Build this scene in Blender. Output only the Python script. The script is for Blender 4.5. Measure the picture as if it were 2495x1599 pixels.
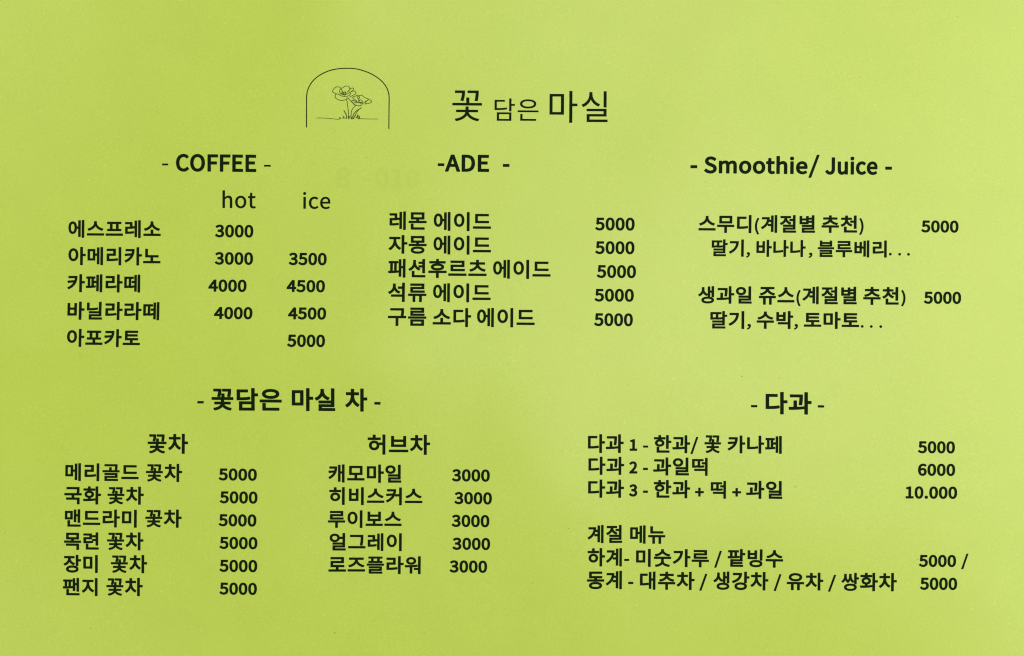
import bpy, math, random
from mathutils import Vector, noise
from mathutils.geometry import delaunay_2d_cdt

scene = bpy.context.scene
for o in list(bpy.data.objects):
    bpy.data.objects.remove(o, do_unlink=True)

# ------------------------------------------------------------------ camera, light, exposure
FRAME_W = 0.285                      # metres of paper seen across the picture
PX = FRAME_W / 2495.0                # one photo pixel on the paper
LENS = 38.0
cam_d = bpy.data.cameras.new('camera')
cam_d.lens = LENS; cam_d.sensor_width = 36.0
cam_d.clip_start = 0.01; cam_d.clip_end = 20
cam = bpy.data.objects.new('camera', cam_d)
scene.collection.objects.link(cam)
cam.location = (0, 0, FRAME_W * LENS / 36.0 + 0.0027)
scene.camera = cam

world = bpy.data.worlds.new('World')
scene.world = world
world.use_nodes = True
bg = world.node_tree.nodes['Background']
bg.inputs[0].default_value = (0.95, 1.0, 0.93, 1)
bg.inputs[1].default_value = 0.18

def area(name, loc, target, sx, sy, power, col=(1, 1, 1)):
    d = bpy.data.lights.new(name, 'AREA')
    d.shape = 'RECTANGLE'; d.size = sx; d.size_y = sy; d.energy = power; d.color = col
    o = bpy.data.objects.new(name, d)
    scene.collection.objects.link(o)
    o.location = loc
    o.rotation_euler = (Vector(target) - Vector(loc)).to_track_quat('-Z', 'Y').to_euler()
    return o

area('added_right_light', (0.5, 0.04, 0.42), (0.05, 0.01, 0), 0.9, 0.35, 2.87)  # added area light for the brighter right side; stands for no known window
area('side_light', (-0.4, 0.22, 0.25), (-0.1, 0.05, 0), 0.3, 0.3, 0.57, (0.97, 1.0, 0.85))
area('low_light', (-0.38, -0.3, 0.25), (-0.1, -0.05, 0), 0.3, 0.3, 0.585, (0.97, 1.0, 0.85))
area('added_gloss_light', (0.29, 0.0, 1.2), (0, 0, 0), 0.4, 0.7, 3.85)  # added overhead light for gloss on centre and right; no known fixture
area('added_overhead_light', (0.15, 0.5, 1.0), (0, 0.05, 0), 0.5, 0.4, 2.3)  # second added overhead light, power fitted to the paper's brightness

vs = scene.view_settings
vs.view_transform = 'Standard'; vs.look = 'None'; vs.gamma = 1; vs.exposure = 0.03
vs.use_curve_mapping = False
scene.cycles.pixel_filter_type = 'BLACKMAN_HARRIS'
scene.cycles.filter_width = 1.15

# ------------------------------------------------------------------ materials
def nt(name):
    m = bpy.data.materials.new(name); m.use_nodes = True
    t = m.node_tree
    return m, t, t.nodes['Principled BSDF']

def paper_material(name='lime_paper', through=1.0):
    m, t, b = nt(name)
    N, L = t.nodes, t.links
    tc = N.new('ShaderNodeTexCoord')
    def tex(scale, detail, rough=0.6):
        n = N.new('ShaderNodeTexNoise'); n.inputs['Scale'].default_value = scale
        n.inputs['Detail'].default_value = detail; n.inputs['Roughness'].default_value = rough
        L.new(tc.outputs['Object'], n.inputs['Vector']); return n
    def ramp(src, p0, p1, c0, c1):
        r = N.new('ShaderNodeValToRGB'); e = r.color_ramp.elements
        e[0].position, e[1].position = p0, p1; e[0].color, e[1].color = (*c0, 1), (*c1, 1)
        L.new(src, r.inputs[0]); return r.outputs[0]
    def mul(a, bb):
        x = N.new('ShaderNodeMix'); x.data_type = 'RGBA'; x.blend_type = 'MULTIPLY'
        x.inputs['Factor'].default_value = 1
        L.new(a, x.inputs['A']); L.new(bb, x.inputs['B']); return x.outputs['Result']
    # dyed pulp: slight cloudiness, fine grain, a few darker fibres and flecks
    grain = ramp(tex(2300, 3, 0.7).outputs[0], 0.30, 0.72, (0.440, 0.549, 0.061), (0.507, 0.620, 0.087))
    cloud = ramp(tex(70, 4).outputs[0], 0.3, 0.7, (0.965, 0.972, 0.95), (1, 1, 1))
    fleck = ramp(tex(900, 1, 0.4).outputs[0], 0.16, 0.24, (0.88, 0.89, 0.82), (1, 1, 1))
    pale = ramp(tex(1250, 1, 0.4).outputs[0], 0.70, 0.80, (1, 1, 1), (1.14, 1.12, 1.35))
    c = mul(mul(mul(grain, cloud), fleck), pale)
    if through < 1:                      # printing on the back showing faintly through
        v = N.new('ShaderNodeRGB'); v.outputs[0].default_value = (through, through, through, 1)
        c = mul(c, v.outputs[0])
    L.new(c, b.inputs['Base Color'])
    b.inputs['Roughness'].default_value = 0.36
    b.inputs['Specular IOR Level'].default_value = 0.5
    bump = N.new('ShaderNodeBump'); bump.inputs['Strength'].default_value = 0.12
    bump.inputs['Distance'].default_value = 0.0001
    L.new(tex(1800, 3).outputs[0], bump.inputs['Height'])
    L.new(bump.outputs[0], b.inputs['Normal'])
    return m

def ink_material(name, c0, c1):
    m, t, b = nt(name)
    N, L = t.nodes, t.links
    tc = N.new('ShaderNodeTexCoord')
    n = N.new('ShaderNodeTexNoise'); n.inputs['Scale'].default_value = 2200; n.inputs['Detail'].default_value = 3
    L.new(tc.outputs['Object'], n.inputs['Vector'])
    r = N.new('ShaderNodeValToRGB'); e = r.color_ramp.elements
    e[0].position, e[1].position = 0.35, 0.72
    e[0].color, e[1].color = (*c0, 1), (*c1, 1)
    L.new(n.outputs[0], r.inputs[0]); L.new(r.outputs[0], b.inputs['Base Color'])
    b.inputs['Roughness'].default_value = 0.6
    b.inputs['Specular IOR Level'].default_value = 0.03
    return m

def table_material():
    m, t, b = nt('table_laminate')
    N, L = t.nodes, t.links
    tc = N.new('ShaderNodeTexCoord')
    n = N.new('ShaderNodeTexNoise'); n.inputs['Scale'].default_value = 35; n.inputs['Detail'].default_value = 5
    L.new(tc.outputs['Object'], n.inputs['Vector'])
    r = N.new('ShaderNodeValToRGB'); e = r.color_ramp.elements
    e[0].color, e[1].color = (0.50, 0.47, 0.42, 1), (0.60, 0.57, 0.52, 1)
    L.new(n.outputs[0], r.inputs[0]); L.new(r.outputs[0], b.inputs['Base Color'])
    b.inputs['Roughness'].default_value = 0.45
    return m

M_PAPER = paper_material()
M_THROUGH = paper_material('paper_over_back_print', 0.965)
M_INK = ink_material('black_toner', (0.0035, 0.0095, 0.002), (0.007, 0.018, 0.004))
M_THIN = ink_material('fine_line_toner', (0.035, 0.062, 0.012), (0.075, 0.12, 0.02))
M_SPECK = ink_material('speck', (0.12, 0.16, 0.03), (0.2, 0.26, 0.04))
M_TABLE = table_material()

# ------------------------------------------------------------------ the sheet's gentle waves
SHEET_W, SHEET_H = 0.297, 0.210
TURN = math.radians(-0.42)            # the sheet lies slightly turned on the table
CT, ST = math.cos(TURN), math.sin(TURN)

def to_sheet(px, py):                 # a place on the photographed paper -> metres on the sheet
    x = (px - 1247.5) * PX; y = (799.5 - py) * PX
    return (x * CT + y * ST, -x * ST + y * CT)

BUMPS = [   # centre in photo pixels, spread in photo pixels, turn, height in mm
    (1345, 1160, 100, 220, 0.25, 1.0), (900, 900, 170, 150, 0.2, 1.44), (350, 865, 450, 75, 0.03, 0.96), (1760, 230, 130, 260, -0.3, 1.28),
    (1100, -120, 900, 140, 0.0, -1.32), (760, 50, 110, 240, -0.3, 0.96), (2250, 900, 220, 600, 0.1, 1.28), (1960, 1250, 120, 260, 0.15, 0.72),
    (-60, 100, 180, 600, 0, -1.10), (-60, 1600, 200, 300, 0, -0.96), (1800, 780, 160, 200, 0.3, -0.80), (620, 1330, 120, 220, -0.2, 0.80),
    (470, 330, 120, 200, -0.25, 0.72)]
def height(x, y):
    z = 0.0022
    for (px, py, sx, sy, rot, a) in BUMPS:
        bx, by = to_sheet(px, py)
        dx, dy = x - bx, y - by
        c, s = math.cos(rot), math.sin(rot)
        u = (dx * c + dy * s) / (sx * PX); v = (-dx * s + dy * c) / (sy * PX)
        z += a * 0.001 * math.exp(-0.5 * (u * u + v * v))
    z += 0.00030 * noise.noise((x * 22 + 3.1, y * 22 - 1.7, 0.5)) + 0.00006 * noise.noise((x * 60, y * 60, 4.2))
    return max(z, 0.0004)

def mesh_obj(name, verts, faces, mat, parent=None, smooth=False):
    me = bpy.data.meshes.new(name)
    me.from_pydata(verts, [], faces); me.update()
    me.materials.append(mat)
    if smooth:
        me.polygons.foreach_set('use_smooth', [True] * len(me.polygons))
    o = bpy.data.objects.new(name, me)
    scene.collection.objects.link(o)
    if parent: o.parent = parent
    return o

# ------------------------------------------------------------------ tabletop
def tabletop():
    w, d, h, r = 0.6, 0.42, 0.025, 0.003
    vs_, fs = [], []
    rings = [(w - r, d - r, 0.0), (w, d, -r), (w, d, -h + r), (w - r, d - r, -h)]
    for (a, b, z) in rings:
        vs_ += [(-a, -b, z), (a, -b, z), (a, b, z), (-a, b, z)]
    fs.append((0, 1, 2, 3))
    for k in range(3):
        for i in range(4):
            j = (i + 1) % 4
            fs.append((k * 4 + j, k * 4 + i, k * 4 + 4 + i, k * 4 + 4 + j))
    fs.append((15, 14, 13, 12))
    o = mesh_obj('tabletop', vs_, fs, M_TABLE)
    o['kind'] = 'structure'; o['label'] = 'pale laminate tabletop under the green menu sheet'
    return o
tabletop()

menu = bpy.data.objects.new('menu_sheet', None)
menu.empty_display_size = 0.02
scene.collection.objects.link(menu)
menu.rotation_euler = (0, 0, TURN)
menu['label'] = 'lime green paper menu sheet printed with Korean drink names, prices and a flower emblem'
menu['category'] = 'menu'

def paper():
    nx, ny, t = 180, 126, 0.00018
    V, F = [], []
    for side in (0, 1):
        for j in range(ny + 1):
            for i in range(nx + 1):
                x = -SHEET_W / 2 + SHEET_W * i / nx; y = -SHEET_H / 2 + SHEET_H * j / ny
                V.append((x, y, height(x, y) - (t if side else 0)))
    n1 = (nx + 1) * (ny + 1)
    I = lambda i, j: j * (nx + 1) + i
    for j in range(ny):
        for i in range(nx):
            q = (I(i, j), I(i + 1, j), I(i + 1, j + 1), I(i, j + 1))
            F.append(q); F.append(tuple(n1 + k for k in reversed(q)))
    edge = [I(i, 0) for i in range(nx)] + [I(nx, j) for j in range(ny)] + \
           [I(i, ny) for i in range(nx, 0, -1)] + [I(0, j) for j in range(ny, 0, -1)]
    for k in range(len(edge)):
        a, b = edge[k], edge[(k + 1) % len(edge)]
        F.append((b, a, n1 + a, n1 + b))
    return mesh_obj('paper', V, F, M_PAPER, menu, smooth=True)
paper()
INK_Z = 0.00005

# ------------------------------------------------------------------ lettering outlines (1000 units per em)
GLYPHS = {}
for line in """(|338|239 -196 295 -171 249 -83 213 11 188 109 173 209 168 311 173 412 188 512 213 610 249 703 295 792 239 818 188 726 148 631 117 531 98 425 92 311 98 197 117 90 148 -10 188 -105
)|338|99 -196 150 -105 190 -10 221 90 240 197 246 311 240 425 221 531 190 631 150 726 99 818 42 792 88 703 125 610 150 512 166 412 171 311 166 209 150 109 125 11 88 -83 42 -171
+|555|241 116 314 116 314 335 518 335 518 403 314 403 314 622 241 622 241 403 38 403 38 335 241 335
,|278|75 -190 125 -163 165 -128 196 -85 214 -36 221 19 218 56 208 86 192 108 170 121 144 126 110 118 85 96 75 62 84 28 109 6 142 -2 153 -1 148 -35 135 -67 115 -94 87 -117 53 -136
-|347|46 245 302 245 302 315 46 315
.|278|139 -13 172 -4 196 20 205 56 196 93 172 117 139 126 105 117 82 93 73 56 82 20 105 -4
/|392|11 -179 78 -179 377 794 311 794
0|555|278 -13 355 2 418 48 466 124 496 231 506 369 496 506 466 611 418 686 355 731 278 746 201 731 137 686 90 611 60 506 50 369 60 231 90 124 137 48 201 2|278 61 232 72 193 107 163 168 145 254 138 369 145 483 163 569 193 628 232 663 278 674 324 663 363 628 393 569 411 483 418 369 411 254 393 168 363 107 324 72
1|555|88 0 490 0 490 76 343 76 343 733 273 733 230 712 180 695 121 681 121 623 252 623 252 76 88 76
2|555|44 0 505 0 505 79 302 79 182 72 278 168 358 262 418 353 457 442 470 531 460 603 432 663 388 708 329 736 256 746 203 741 157 727 115 705 76 675 40 639 93 587 137 631 188 661 245 672 294 665 332 645 359 614 375 574 380 527 367 449 328 364 262 271 167 168 44 54
3|555|263 -13 338 -4 403 23 454 66 487 124 499 196 491 252 469 299 436 337 393 364 344 382 344 387 387 407 423 435 451 470 468 513 474 563 464 627 434 678 389 715 330 738 260 746 182 735 115 704 56 659 105 601 150 638 201 663 257 672 299 667 334 651 360 627 375 595 381 556 374 511 353 473 315 443 257 423 178 416 178 346 267 339 332 320 375 289 399 248 406 199 399 153 379 115 347 87 306 69 257 63 210 68 170 80 134 98 103 121 76 147 29 88 61 57 99 30 145 7 199 -8
4|555|340 0 426 0 426 202 524 202 524 275 426 275 426 733 325 733 20 262 20 202 340 202|340 275 115 275 282 525 341 633 345 633 340 500
5|555|262 -13 334 -2 400 29 453 81 489 150 502 238 491 325 459 390 411 436 350 463 281 472 240 468 204 459 171 443 190 655 466 655 466 733 110 733 86 391 135 360 174 384 213 398 257 403 308 396 350 374 382 340 402 294 409 236 401 177 379 129 345 93 303 71 253 63 206 67 165 79 130 97 99 119 73 144 27 84 60 55 98 29 144 7 198 -8
6|555|301 -13 367 -2 425 30 471 80 501 146 512 225 503 308 476 372 433 418 377 446 308 455 250 444 192 414 142 367 153 486 181 572 222 629 273 661 331 671 374 664 414 645 447 615 499 671 453 710 396 736 327 746 244 732 170 689 110 613 71 501 56 350 68 219 102 118 154 45 222 2|144 294 194 348 245 378 293 387 341 380 378 358 404 325 420 280 425 225 419 169 402 123 375 89 341 67 301 59 250 69 209 98 177 146 155 211
7|555|198 0 293 0 303 160 324 299 361 427 421 551 508 678 508 733 49 733 49 655 405 655 329 537 274 418 235 293 211 156
8|555|280 -13 356 -4 420 23 468 64 498 116 509 176 502 231 484 277 457 314 423 344 386 369 386 374 413 398 439 429 461 465 477 506 483 551 474 614 448 668 407 709 351 735 282 744 217 735 162 710 119 671 91 620 81 558 86 514 101 476 122 442 149 413 180 389 180 385 140 359 104 326 74 285 54 237 46 182 57 118 89 65 139 23 203 -4|330 398 279 419 234 444 197 474 173 511 164 558 170 598 186 630 210 655 243 671 281 676 324 669 358 651 384 623 400 588 405 546 396 493 371 444|281 55 231 62 189 80 156 109 135 146 127 190 132 230 146 268 167 301 195 331 228 356 288 331 341 304 384 272 412 231 422 179 415 138 397 104 367 78 328 61
9|555|235 -13 315 1 388 46 447 125 486 241 501 398 489 524 455 621 402 691 334 732 254 746 188 735 131 703 85 654 55 588 44 508 53 426 80 362 122 315 178 287 246 278 307 289 365 320 415 367 402 248 375 162 335 105 286 73 232 63 186 70 144 89 108 119 58 62 104 23 163 -3|414 444 363 387 312 356 261 346 214 353 177 375 151 409 135 454 130 508 136 564 154 610 180 645 215 667 255 675 306 665 348 637 380 591 403 526
A|608|4 0 97 0 168 224 436 224 506 0 604 0 355 733 252 733|191 297 227 410 300 658 304 658 378 410 413 297
C|638|377 -13 431 -9 481 5 525 26 565 55 602 92 551 151 502 106 446 78 381 68 304 82 240 121 193 183 163 267 153 369 164 470 195 552 243 614 307 652 384 665 442 656 492 632 534 596 584 656 556 683 521 708 480 728 434 741 383 746 278 729 188 680 119 602 74 497 58 366 74 235 118 130 186 52 274 4
D|688|101 0 288 0 408 16 504 63 573 139 615 242 629 369 615 497 572 598 503 672 406 718 284 733 101 733|193 76 193 658 276 658 369 646 442 610 493 551 524 470 534 369 524 267 493 186 442 126 369 89 276 76
E|589|101 0 534 0 534 79 193 79 193 346 471 346 471 425 193 425 193 655 523 655 523 733 101 733
F|552|101 0 193 0 193 329 473 329 473 407 193 407 193 655 523 655 523 733 101 733
J|535|237 -13 313 -1 370 31 409 80 432 143 439 215 439 733 346 733 346 224 341 165 327 121 304 91 271 74 228 68 179 76 137 103 101 151 35 103 64 62 98 29 138 6 184 -8
O|742|371 -13 474 4 561 54 627 133 669 239 684 369 669 498 627 603 561 681 474 729 371 746 268 729 181 681 115 603 73 498 58 369 73 239 115 133 181 54 268 4|371 68 298 82 237 121 192 184 163 267 153 369 163 470 192 552 237 614 298 652 371 665 444 652 505 614 550 552 579 470 589 369 579 267 550 184 505 121 444 82
S|596|304 -13 389 -3 458 27 509 72 542 129 553 195 545 254 524 300 492 337 450 367 402 391 298 436 263 451 230 469 203 492 183 521 176 559 182 595 200 624 229 646 267 660 313 665 377 657 432 633 480 597 528 656 469 703 396 734 313 746 238 737 174 710 125 669 93 616 82 552 91 494 115 448 149 412 189 384 231 364 336 318 376 300 410 280 436 257 453 227 459 187 452 147 433 114 401 89 358 74 305 68 230 79 162 111 103 159 48 95 89 58 135 28 187 6 243 -8
c|510|306 -13 370 -5 429 19 482 55 442 117 405 90 362 70 314 63 258 73 212 100 176 144 154 201 146 271 154 341 178 399 214 442 261 470 317 480 357 474 393 458 425 433 471 493 429 525 377 548 313 557 232 545 161 508 104 450 66 370 52 271 65 172 100 93 154 35 224 -1
e|554|312 -13 380 -6 439 14 490 42 458 103 416 80 372 65 322 60 264 69 216 93 178 133 153 186 142 250 508 250 512 302 503 388 476 459 431 512 371 545 295 557 222 544 156 507 102 448 65 369 52 271 65 173 102 94 158 35 229 -1|141 315 154 374 178 421 212 456 252 477 297 484 344 477 381 456 409 422 426 375 432 315
h|607|92 0 184 0 184 394 234 440 281 468 332 477 370 472 399 455 419 427 431 386 435 332 435 0 526 0 526 344 520 419 500 479 468 522 421 548 360 557 292 545 232 512 180 466 184 578 184 796 92 796
i|275|92 0 184 0 184 543 92 543|138 655 170 663 191 684 199 716 191 747 170 767 138 775 106 767 86 747 78 716 86 684 106 663
m|926|92 0 184 0 184 394 232 440 277 468 320 477 357 472 385 455 405 427 417 386 421 332 421 0 512 0 512 394 561 440 606 468 649 477 686 472 714 455 734 427 746 386 750 332 750 0 841 0 841 344 835 419 815 479 783 522 737 548 677 557 613 544 554 507 497 453 481 488 459 517 430 539 393 552 347 557 285 544 229 511 178 464 176 464 167 543 92 543
o|606|303 -13 380 -1 449 35 504 93 541 172 554 271 541 370 504 450 449 508 380 545 303 557 226 545 157 508 102 450 65 370 52 271 65 172 102 93 157 35 226 -1|303 63 251 73 207 100 174 144 153 201 146 271 153 341 174 399 207 442 251 470 303 480 356 470 399 442 432 399 454 341 461 271 454 201 432 144 399 100 356 73
t|377|262 -13 296 -10 331 -3 363 7 345 76 325 69 304 63 283 61 250 65 226 79 210 100 202 129 199 165 199 469 347 469 347 543 199 543 199 696 123 696 113 543 27 538 27 469 108 469 108 168 113 107 129 57 158 19 202 -5
u|607|251 -13 293 -8 331 5 366 25 399 52 430 85 433 85 440 0 516 0 516 543 425 543 425 158 376 106 329 76 278 66 240 71 211 88 191 116 180 156 176 210 176 543 84 543 84 199 90 124 110 64 143 22 189 -4
가|920|662 827 662 -77 745 -77 745 391 889 391 889 460 745 460 745 827|97 730 97 661 429 661 405 538 355 425 281 324 180 234 55 158 101 94 256 192 372 307 452 437 497 579 512 730
강|920|468 275 369 267 287 244 225 208 186 159 173 99 186 39 225 -10 287 -46 369 -68 468 -76 568 -68 649 -46 710 -10 749 39 762 99 749 159 710 208 649 244 568 267|468 209 540 204 599 190 643 167 671 137 681 99 671 62 643 32 599 9 540 -5 468 -10 396 -5 337 9 293 32 265 62 255 99 265 137 293 167 337 190 396 204|669 827 669 286 752 286 752 524 885 524 885 593 752 593 752 827|90 760 90 692 417 692 394 603 344 523 268 453 170 395 51 350 85 283 229 340 347 418 434 514 488 629 507 760
계|920|739 827 739 -78 818 -78 818 827|89 712 89 644 354 644 335 534 296 431 236 337 154 252 49 177 98 117 191 182 269 255 330 334 376 418 409 508 557 508 557 349 394 349 394 281 557 281 557 -32 636 -32 636 803 557 803 557 576 424 576 436 712
골|920|147 790 147 723 681 723 680 665 676 601 664 525 746 517 758 599 762 670 763 732 763 790|386 623 386 466 51 466 51 400 866 400 866 466 468 466 468 623|149 -1 149 -67 789 -67 789 -1 231 -1 231 100 766 100 766 317 147 317 147 250 684 250 684 160 149 160
과|920|91 728 91 660 465 660 464 575 456 464 439 327 521 320 539 471 546 591 547 679 547 728|51 120 225 122 417 132 610 154 605 216 510 206 413 199 314 194 314 469 232 469 232 192 41 189|660 827 660 -78 743 -78 743 378 887 378 887 449 743 449 743 827
구|920|50 380 50 311 415 311 415 -79 498 -79 498 311 867 311 867 380 735 380 753 499 759 600 760 689 760 768 152 768 152 701 678 701 678 689 677 600 670 499 650 380
국|920|135 228 135 161 686 161 686 -78 769 -78 769 228 500 228 500 393 870 393 870 461 741 461 757 560 763 645 764 718 764 784 154 784 154 716 682 716 681 644 675 560 658 461 50 461 50 393 417 393 417 228
그|920|50 123 50 54 867 54 867 123|139 731 139 663 676 663 676 640 675 519 665 378 640 209 724 200 748 376 757 518 758 640 758 731
기|920|709 827 709 -78 792 -78 792 827|103 729 103 662 442 662 419 538 370 425 295 323 192 234 61 158 105 91 265 189 384 304 465 434 511 577 526 729
꽃|920|469 792 469 724 694 724 692 667 684 594 669 505 749 495 767 603 774 691 775 755 775 792|435 595 435 440 51 440 51 372 866 372 866 440 517 440 517 595|121 792 121 724 314 724 310 668 298 597 272 508 353 495 383 605 393 693 395 757 395 792|416 339 416 247 156 247 156 182 415 182 394 128 349 80 285 39 206 8 120 -10 150 -73 228 -57 300 -31 365 4 418 46 458 96 498 46 551 4 615 -31 688 -57 766 -73 796 -10 709 8 631 39 566 80 521 128 500 182 759 182 759 247 499 247 499 339
나|920|662 827 662 -77 745 -77 745 397 889 397 889 466 745 466 745 827|86 221 86 152 158 152 296 155 439 168 588 192 578 262 436 238 300 225 168 221 168 738 86 738
노|920|150 750 150 348 417 348 417 107 50 107 50 39 870 39 870 107 500 107 500 348 776 348 776 416 234 416 234 750
뉴|920|154 781 154 454 771 454 771 522 237 522 237 781|50 324 50 256 261 256 261 -78 344 -78 344 256 573 256 573 -78 656 -78 656 256 867 256 867 324
닐|920|708 827 708 375 791 375 791 827|106 485 106 417 179 417 334 421 478 434 621 458 610 525 473 502 335 489 188 485 188 783 106 783|209 1 209 -66 822 -66 822 1 291 1 291 106 791 106 791 328 206 328 206 262 708 262 708 168 209 168
다|920|662 827 662 -79 745 -79 745 401 893 401 893 470 745 470 745 827|89 739 89 147 160 147 315 149 453 158 588 177 578 248 449 229 318 220 171 217 171 671 508 671 508 739
담|920|184 267 184 -65 752 -65 752 267|670 200 670 2 265 2 265 200|669 827 669 315 752 315 752 537 885 537 885 606 752 606 752 827|92 766 92 366 162 366 327 368 460 377 583 397 573 464 457 446 331 437 174 434 174 699 489 699 489 766
대|920|533 807 533 -31 610 -31 610 396 738 396 738 -78 817 -78 817 827 738 827 738 464 610 464 610 807|82 717 82 145 141 145 264 147 371 155 476 172 468 241 373 225 275 218 165 215 165 649 418 649 418 717
동|920|458 249 352 242 266 222 202 188 162 143 148 86 162 29 202 -16 266 -50 352 -70 458 -77 564 -70 650 -50 714 -16 753 29 767 86 753 143 714 188 650 222 564 242|458 184 536 180 598 167 645 147 674 120 684 86 674 52 645 24 598 4 536 -8 458 -12 380 -8 317 4 271 24 242 52 232 86 242 120 271 147 317 167 380 180|153 785 153 485 418 485 418 381 50 381 50 314 868 314 868 381 499 381 499 485 772 485 772 552 235 552 235 719 766 719 766 785
드|920|50 114 50 45 870 45 870 114|154 743 154 325 775 325 775 393 236 393 236 675 766 675 766 743
디|920|707 827 707 -79 790 -79 790 827|108 741 108 145 181 145 345 147 485 157 619 176 611 246 482 227 348 218 191 216 191 672 535 672 535 741
딸|920|685 827 685 359 768 359 768 562 886 562 886 630 768 630 768 827|180 1 180 -66 801 -66 801 1 261 1 261 99 768 99 768 319 178 319 178 253 687 253 687 161 180 161|83 769 83 410 123 410 184 411 253 416 332 429 323 497 265 486 211 480 162 478 162 702 310 702 310 769|361 769 361 413 405 413 490 414 564 419 639 432 631 500 569 488 507 482 441 480 441 702 600 702 600 769
떡|920|184 243 184 175 721 175 721 -79 803 -79 803 243|556 594 556 527 721 527 721 287 803 287 803 827 721 827 721 594|74 758 74 343 113 343 173 344 241 349 319 362 310 430 254 420 202 414 155 411 155 690 302 690 302 758|351 758 351 343 396 343 486 344 565 350 643 363 634 431 569 419 504 413 433 411 433 690 601 690 601 758
떼|920|750 827 750 -78 829 -78 829 827|452 488 452 419 583 419 583 -31 660 -31 660 806 583 806 583 488|76 714 76 157 112 157 156 158 211 162 279 174 272 244 228 235 188 230 153 228 153 646 261 646 261 714|303 714 303 160 341 160 399 161 464 167 536 181 528 250 474 238 424 232 378 229 378 646 508 646 508 714
라|920|663 827 663 -79 745 -79 745 398 893 398 893 468 745 468 745 827|85 743 85 675 411 675 411 486 87 486 87 139 159 139 316 142 455 152 592 172 584 240 453 221 319 211 169 209 169 418 493 418 493 743
레|920|738 827 738 -78 817 -78 817 827|78 727 78 659 320 659 320 480 80 480 80 145 140 145 251 147 363 154 483 171 476 239 365 223 261 216 160 214 160 413 400 413 400 727|555 805 555 502 443 502 443 434 555 434 555 -30 633 -30 633 805
련|920|85 762 85 695 392 695 392 563 87 563 87 282 152 282 303 284 424 290 537 305 528 373 423 359 310 352 170 350 170 498 475 498 475 762|536 472 536 404 711 404 711 161 794 161 794 826 711 826 711 674 536 674 536 607 711 607 711 472|210 209 210 -54 821 -54 821 15 292 15 292 209
로|920|152 340 152 272 417 272 417 103 50 103 50 34 870 34 870 103 499 103 499 272 789 272 789 340 234 340 234 486 768 486 768 760 150 760 150 692 686 692 686 552 152 552
루|920|150 439 150 371 790 371 790 439 233 439 233 554 770 554 770 791 147 791 147 724 686 724 686 618 150 618|49 278 49 210 416 210 416 -79 499 -79 499 210 869 210 869 278
류|920|49 288 49 221 262 221 262 -78 345 -78 345 221 573 221 573 -78 656 -78 656 221 869 221 869 288|150 448 150 380 790 380 790 448 233 448 233 559 770 559 770 792 147 792 147 724 686 724 686 622 150 622
르|920|50 105 50 36 870 36 870 105|152 337 152 270 789 270 789 337 234 337 234 483 768 483 768 758 150 758 150 690 686 690 686 550 152 550
름|920|49 360 49 293 869 293 869 360|160 211 160 -66 765 -66 765 211|683 144 683 2 241 2 241 144|155 502 155 437 783 437 783 502 237 502 237 590 764 590 764 805 153 805 153 739 682 739 682 652 155 652
리|920|709 827 709 -79 791 -79 791 827|100 743 100 675 434 675 434 487 102 487 102 140 177 140 328 143 476 152 632 173 624 241 473 222 330 212 186 209 186 420 518 420 518 743
마|920|86 736 86 152 501 152 501 736|419 670 419 219 167 219 167 670|662 827 662 -78 745 -78 745 396 893 396 893 466 745 466 745 827
맨|920|90 736 90 326 439 326 439 736|361 671 361 391 168 391 168 671|539 809 539 184 617 184 617 491 733 491 733 153 812 153 812 826 733 826 733 560 617 560 617 809|222 235 222 -58 839 -58 839 10 305 10 305 235
메|920|349 656 349 231 160 231 160 656|739 827 739 -78 819 -78 819 827|559 808 559 486 427 486 427 722 82 722 82 165 427 165 427 418 559 418 559 -32 638 -32 638 808
모|920|689 685 689 392 227 392 227 685|146 752 146 326 417 326 417 107 50 107 50 38 870 38 870 107 499 107 499 326 770 326 770 752
목|920|681 723 681 549 236 549 236 723|141 208 141 141 683 141 683 -78 766 -78 766 208|50 369 50 301 867 301 867 369 500 369 500 482 762 482 762 789 155 789 155 482 417 482 417 369
몬|920|681 717 681 531 236 531 236 717|50 346 50 278 867 278 867 346 500 346 500 464 762 464 762 783 155 783 155 464 417 464 417 346|155 202 155 -58 776 -58 776 10 238 10 238 202
몽|920|681 723 681 553 236 553 236 723|458 244 351 237 265 217 201 185 162 140 148 84 162 28 201 -17 265 -50 351 -70 458 -77 564 -70 650 -50 714 -17 753 28 767 84 753 140 714 185 650 217 564 237|458 180 536 176 598 164 645 144 674 117 684 84 674 50 645 23 598 4 536 -8 458 -12 380 -8 317 4 271 23 242 50 232 84 242 117 271 144 317 164 380 176|50 383 50 316 867 316 867 383 500 383 500 486 762 486 762 789 155 789 155 486 417 486 417 383
무|920|154 777 154 424 764 424 764 777|682 710 682 490 235 490 235 710|49 302 49 234 416 234 416 -77 498 -77 498 234 869 234 869 302
미|920|101 738 101 149 517 149 517 738|437 672 437 216 183 216 183 672|707 827 707 -79 790 -79 790 827
바|920|86 750 86 139 507 139 507 750 425 750 425 512 168 512 168 750|168 446 425 446 425 208 168 208|662 827 662 -78 745 -78 745 400 893 400 893 471 745 471 745 827
박|920|164 233 164 165 669 165 669 -78 752 -78 752 233|87 770 87 342 506 342 506 770 424 770 424 629 169 629 169 770|169 563 424 563 424 409 169 409|669 827 669 281 752 281 752 523 885 523 885 592 752 592 752 827
베|920|161 450 352 450 352 218 161 218|739 827 739 -78 819 -78 819 827|559 807 559 484 428 484 428 738 352 738 352 517 161 517 161 738 82 738 82 149 428 149 428 415 559 415 559 -33 638 -33 638 807
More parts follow.
